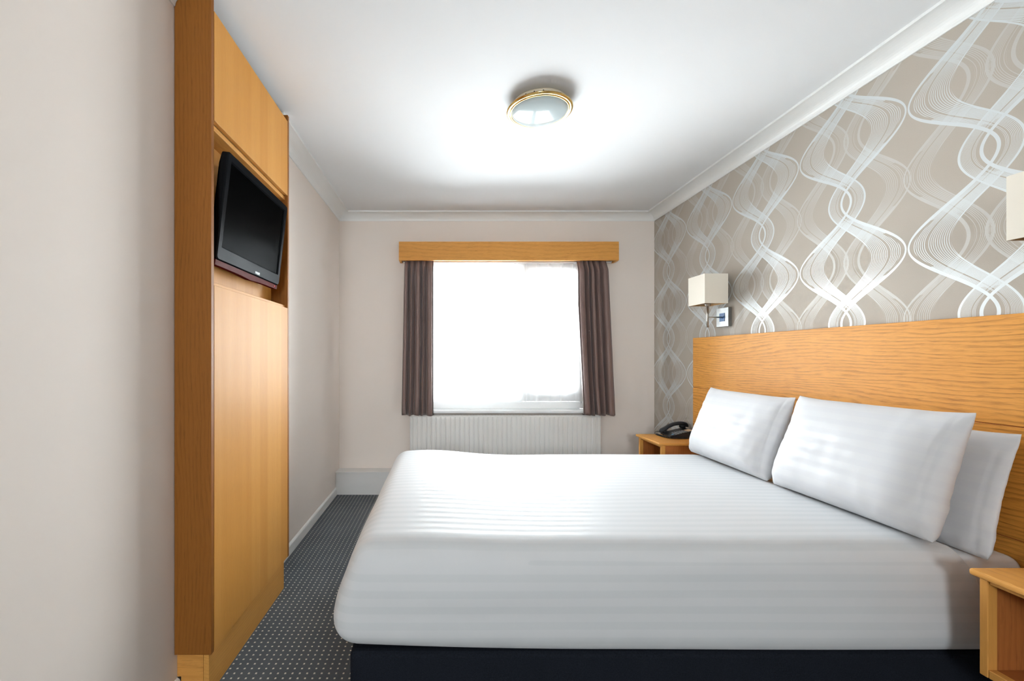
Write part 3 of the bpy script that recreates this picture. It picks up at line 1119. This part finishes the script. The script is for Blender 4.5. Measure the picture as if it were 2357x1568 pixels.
def rounded_box(lo, hi, r, step, skip, deform):
    lo, hi = Vector(lo), Vector(hi)
    bm = bmesh.new()
    uvl = bm.loops.layers.uv.new('uv')

    def ticks(a, b_):
        n1 = max(2, round((b_ - a - 2 * r) / step))
        t = [a + r * (1 - math.cos(PI / 2 * k / 5)) * 1.0 for k in range(5)]
        t += [a + r + (b_ - a - 2 * r) * k / n1 for k in range(n1 + 1)]
        t += [b_ - r * (1 - math.cos(PI / 2 * (4 - k) / 5)) for k in range(5)]
        return t
    T = [ticks(lo[i], hi[i]) for i in range(3)]
    vmap = {}

    def vert(i, j, k):
        key = (i, j, k)
        if key not in vmap:
            p = Vector((T[0][i], T[1][j], T[2][k]))
            inner = Vector([min(max(p[a], lo[a] + r), hi[a] - r) for a in range(3)])
            d = p - inner
            if d.length > 1e-7:
                p = inner + d.normalized() * r
            vmap[key] = bm.verts.new(deform(p))
        return vmap[key]
    n = [len(t) - 1 for t in T]
    for ax in range(3):
        a1, a2 = [(1, 2), (0, 2), (0, 1)][ax]
        for side in (0, 1):
            if (ax, side) in skip:
                continue
            for i in range(n[a1]):
                for j in range(n[a2]):
                    q = []
                    for di, dj in ((0, 0), (1, 0), (1, 1), (0, 1)):
                        idx = [0, 0, 0]
                        idx[ax] = n[ax] * side
                        idx[a1], idx[a2] = i + di, j + dj
                        q.append(vert(*idx))
                    try:
                        bm.faces.new(q)
                    except ValueError:
                        pass
    return bm, uvl


ZT = .566


def bump_foot(x):
    return math.exp(-((x + .08) / .28) ** 2)


def deform_duvet(p):
    x, y, z = p
    h = (z - .25) / (ZT - .25)                     # 0 bottom .. 1 top
    foot = max(0.0, 1 - (x + .348) / .35)
    near = max(0.0, 1 - (y - 1.31) / .25)
    far = max(0.0, 1 - (2.675 - y) / .25)
    hx = min(max(h, 0), 1)
    x += foot * (.072 * hx ** 1.5 + .022 * max(0.0, 1 - h / .25) - .012 * math.exp(-((h - .45) / .2) ** 2))                  # foot end slopes in towards the top
    y += near * .035 * hx ** 2 - far * .03 * hx ** 2
    if h > .4:
        k = min(1.0, (h - .4) / .5)
        z += k * (.030 * bump_foot(x) * (0.35 + 0.65 * min(1, max(0, (y - 1.4) / .8))))
        z += k * .007 * noise.noise(Vector((x * 1.6, y * 2.2, 1.3)))
    if h > .4:
        z -= min(1.0, (h - .4) / .5) * .022 * min(1.0, max(0.0, (x - 1.48) / .14))
    # long soft ripples along the near side
    y += near * (0.0012 * math.sin(z * 88 + .6 * math.sin(x * 2.1)) * (1 - hx) + .006 * noise.noise(Vector((x * 1.1, z * 14, 4.4))))
    x += foot * .006 * noise.noise(Vector((y * 2.0, z * 12, 8.1)))
    # the tuck rises towards the foot corner
    if h < .35:
        z += (.35 - h) / .35 * .022 * max(0, 1 - (x + .32) / .75) ** 1.6
    return Vector((x, y, z))


bm, uvl = rounded_box((-.348, 1.305, .238), (1.80, 2.680, ZT), .072, .03, {(2, 0), (0, 1)}, deform_duvet)
# cut the head end straight across
geom = bm.verts[:] + bm.edges[:] + bm.faces[:]
bmesh.ops.bisect_plane(bm, geom=geom, plane_co=(1.575, 0, .56), plane_no=(1, 0, .3), clear_outer=True)
bmesh.ops.recalc_face_normals(bm, faces=bm.faces)
for f in bm.faces:
    for l in f.loops:
        c = l.vert.co
        if c.z > ZT - .05:
            s = c.y
        elif c.y < 2:
            s = 1.36 - (ZT - .05 - c.z) * 1.0
        else:
            s = 2.62 + (ZT - .05 - c.z)
        l[uvl].uv = (c.x, s)
dv = obj('duvet', bm, 'duvet', None, True, origin=(.6, 1.99, .25))
md = dv.modifiers.new('thickness', 'SOLIDIFY')
md.thickness, md.offset = .010, -1
md.use_rim = True
md = dv.modifiers.new('smooth', 'SUBSURF')
md.levels = md.render_levels = 1
tag(dv, 'smooth white satin stripe duvet tucked round the mattress', 'duvet')


def deform_mat(p):
    x, y, z = p
    if z > .4:
        z += .003 * noise.noise(Vector((x * 2, y * 2, .4))) - .022 * min(1.0, max(0.0, (x - 1.48) / .14))
    return Vector((min(x, 1.7655), y, z))


bm, _u = rounded_box((-.255, 1.345, .2525), (1.798, 2.640, .541), .042, .08, set(), deform_mat)
mt = obj('mattress', bm, 'sheet', None, True, origin=(.75, 1.99, .2525))
tag(mt, 'mattress in a plain white fitted sheet showing at the pillow end', 'mattress')


# ------------------------------------------------------------------ pillows
def pillow(name, label, centre, L, H, T, lean, seed, roll=0.0, yaw=0.0):
    nu, nv = 72, 44
    bm = bmesh.new()
    uvl = bm.loops.layers.uv.new('uv')
    V_ = {}

    def pt(u, v, side):
        au, av = abs(u), abs(v)
        ex = 1 - .045 * (1 - v * v) * au ** 2.0
        ez = 1 - (.065 if v > 0 else .03) * (1 - u ** 6) * av ** 2.0
        x = L / 2 * u * ex * (1 - (.025 * au ** 5 * av ** 4 if v < 0 else 0))
        z = H / 2 * v * ez
        pv = 2.4 if v > 0 else 4.5
        th = max(0.0, (1 - au ** 3.4) * (1 - av ** pv)) ** .55
        full = 1 - .22 * v
        wr = .007 * noise.noise(Vector((u * 2.0, v * 1.8, seed))) + .002 * noise.noise(Vector((u * 6, v * 3, seed + 4)))
        edge = max(au, av) ** 6
        wr += edge * .010 * noise.noise(Vector((u * 7, v * 7, seed + 9))) + (au * av) ** 2 * .008 * noise.noise(Vector((u * 12, v * 5, seed + 2)))
        x *= 1 - .018 * au ** 10 * av ** 10
        z *= 1 - .025 * au ** 10 * av ** 10
        th *= 1 - .10 * math.exp(-((u - .90) / .014) ** 2)
        y = side * (T / 2 * th * full) + wr * (th + .25 * edge)
        return Vector((x, y, z))
    for side in (1, -1):
        for j in range(nv + 1):
            for i in range(nu + 1):
                u = math.sin((i / nu * 2 - 1) * PI / 2 * .92) / math.sin(PI / 2 * .92)
                v = math.sin((j / nv * 2 - 1) * PI / 2 * .92) / math.sin(PI / 2 * .92)
                border = i in (0, nu) or j in (0, nv)
                key = (i, j, 0 if border else side)
                if key not in V_:
                    V_[key] = bm.verts.new(pt(u, v, 0 if border else side))
    for side in (1, -1):
        for j in range(nv):
            for i in range(nu):
                q = []
                for di, dj in ((0, 0), (1, 0), (1, 1), (0, 1)):
                    a, b_ = i + di, j + dj
                    border = a in (0, nu) or b_ in (0, nv)
                    q.append(V_[(a, b_, 0 if border else side)])
                if side < 0:
                    q.reverse()
                f = bm.faces.new(q)
                for l in f.loops:
                    l[uvl].uv = (l.vert.co.x, l.vert.co.z)
    o = obj(name, bm, 'pillow', None, True)
    # local x -> along the bed width (world -Y .. +Y), local y -> thickness, lean back towards the headboard
    o.location = centre
    o.rotation_euler = (math.radians(lean), math.radians(roll), math.radians(-90 + yaw))
    return tag(o, label, 'pillow', 'white pillows at the headboard')


pillow('pillow', 'plump white pillow propped nearest the telephone', (1.546, 2.338, .7625), .652, .415, .170, -18, 2.0, roll=0.3)
pillow('pillow', 'large white pillow propped in front, nearest the bare bedside table', (1.546, 1.662, .7695), .672, .425, .170, -18, 6.0, roll=-0.5)
pillow('pillow', 'white pillow half hidden behind the large front pillow', (1.688, 1.655, .7155), .675, .403, .080, -13.5, 9.0)
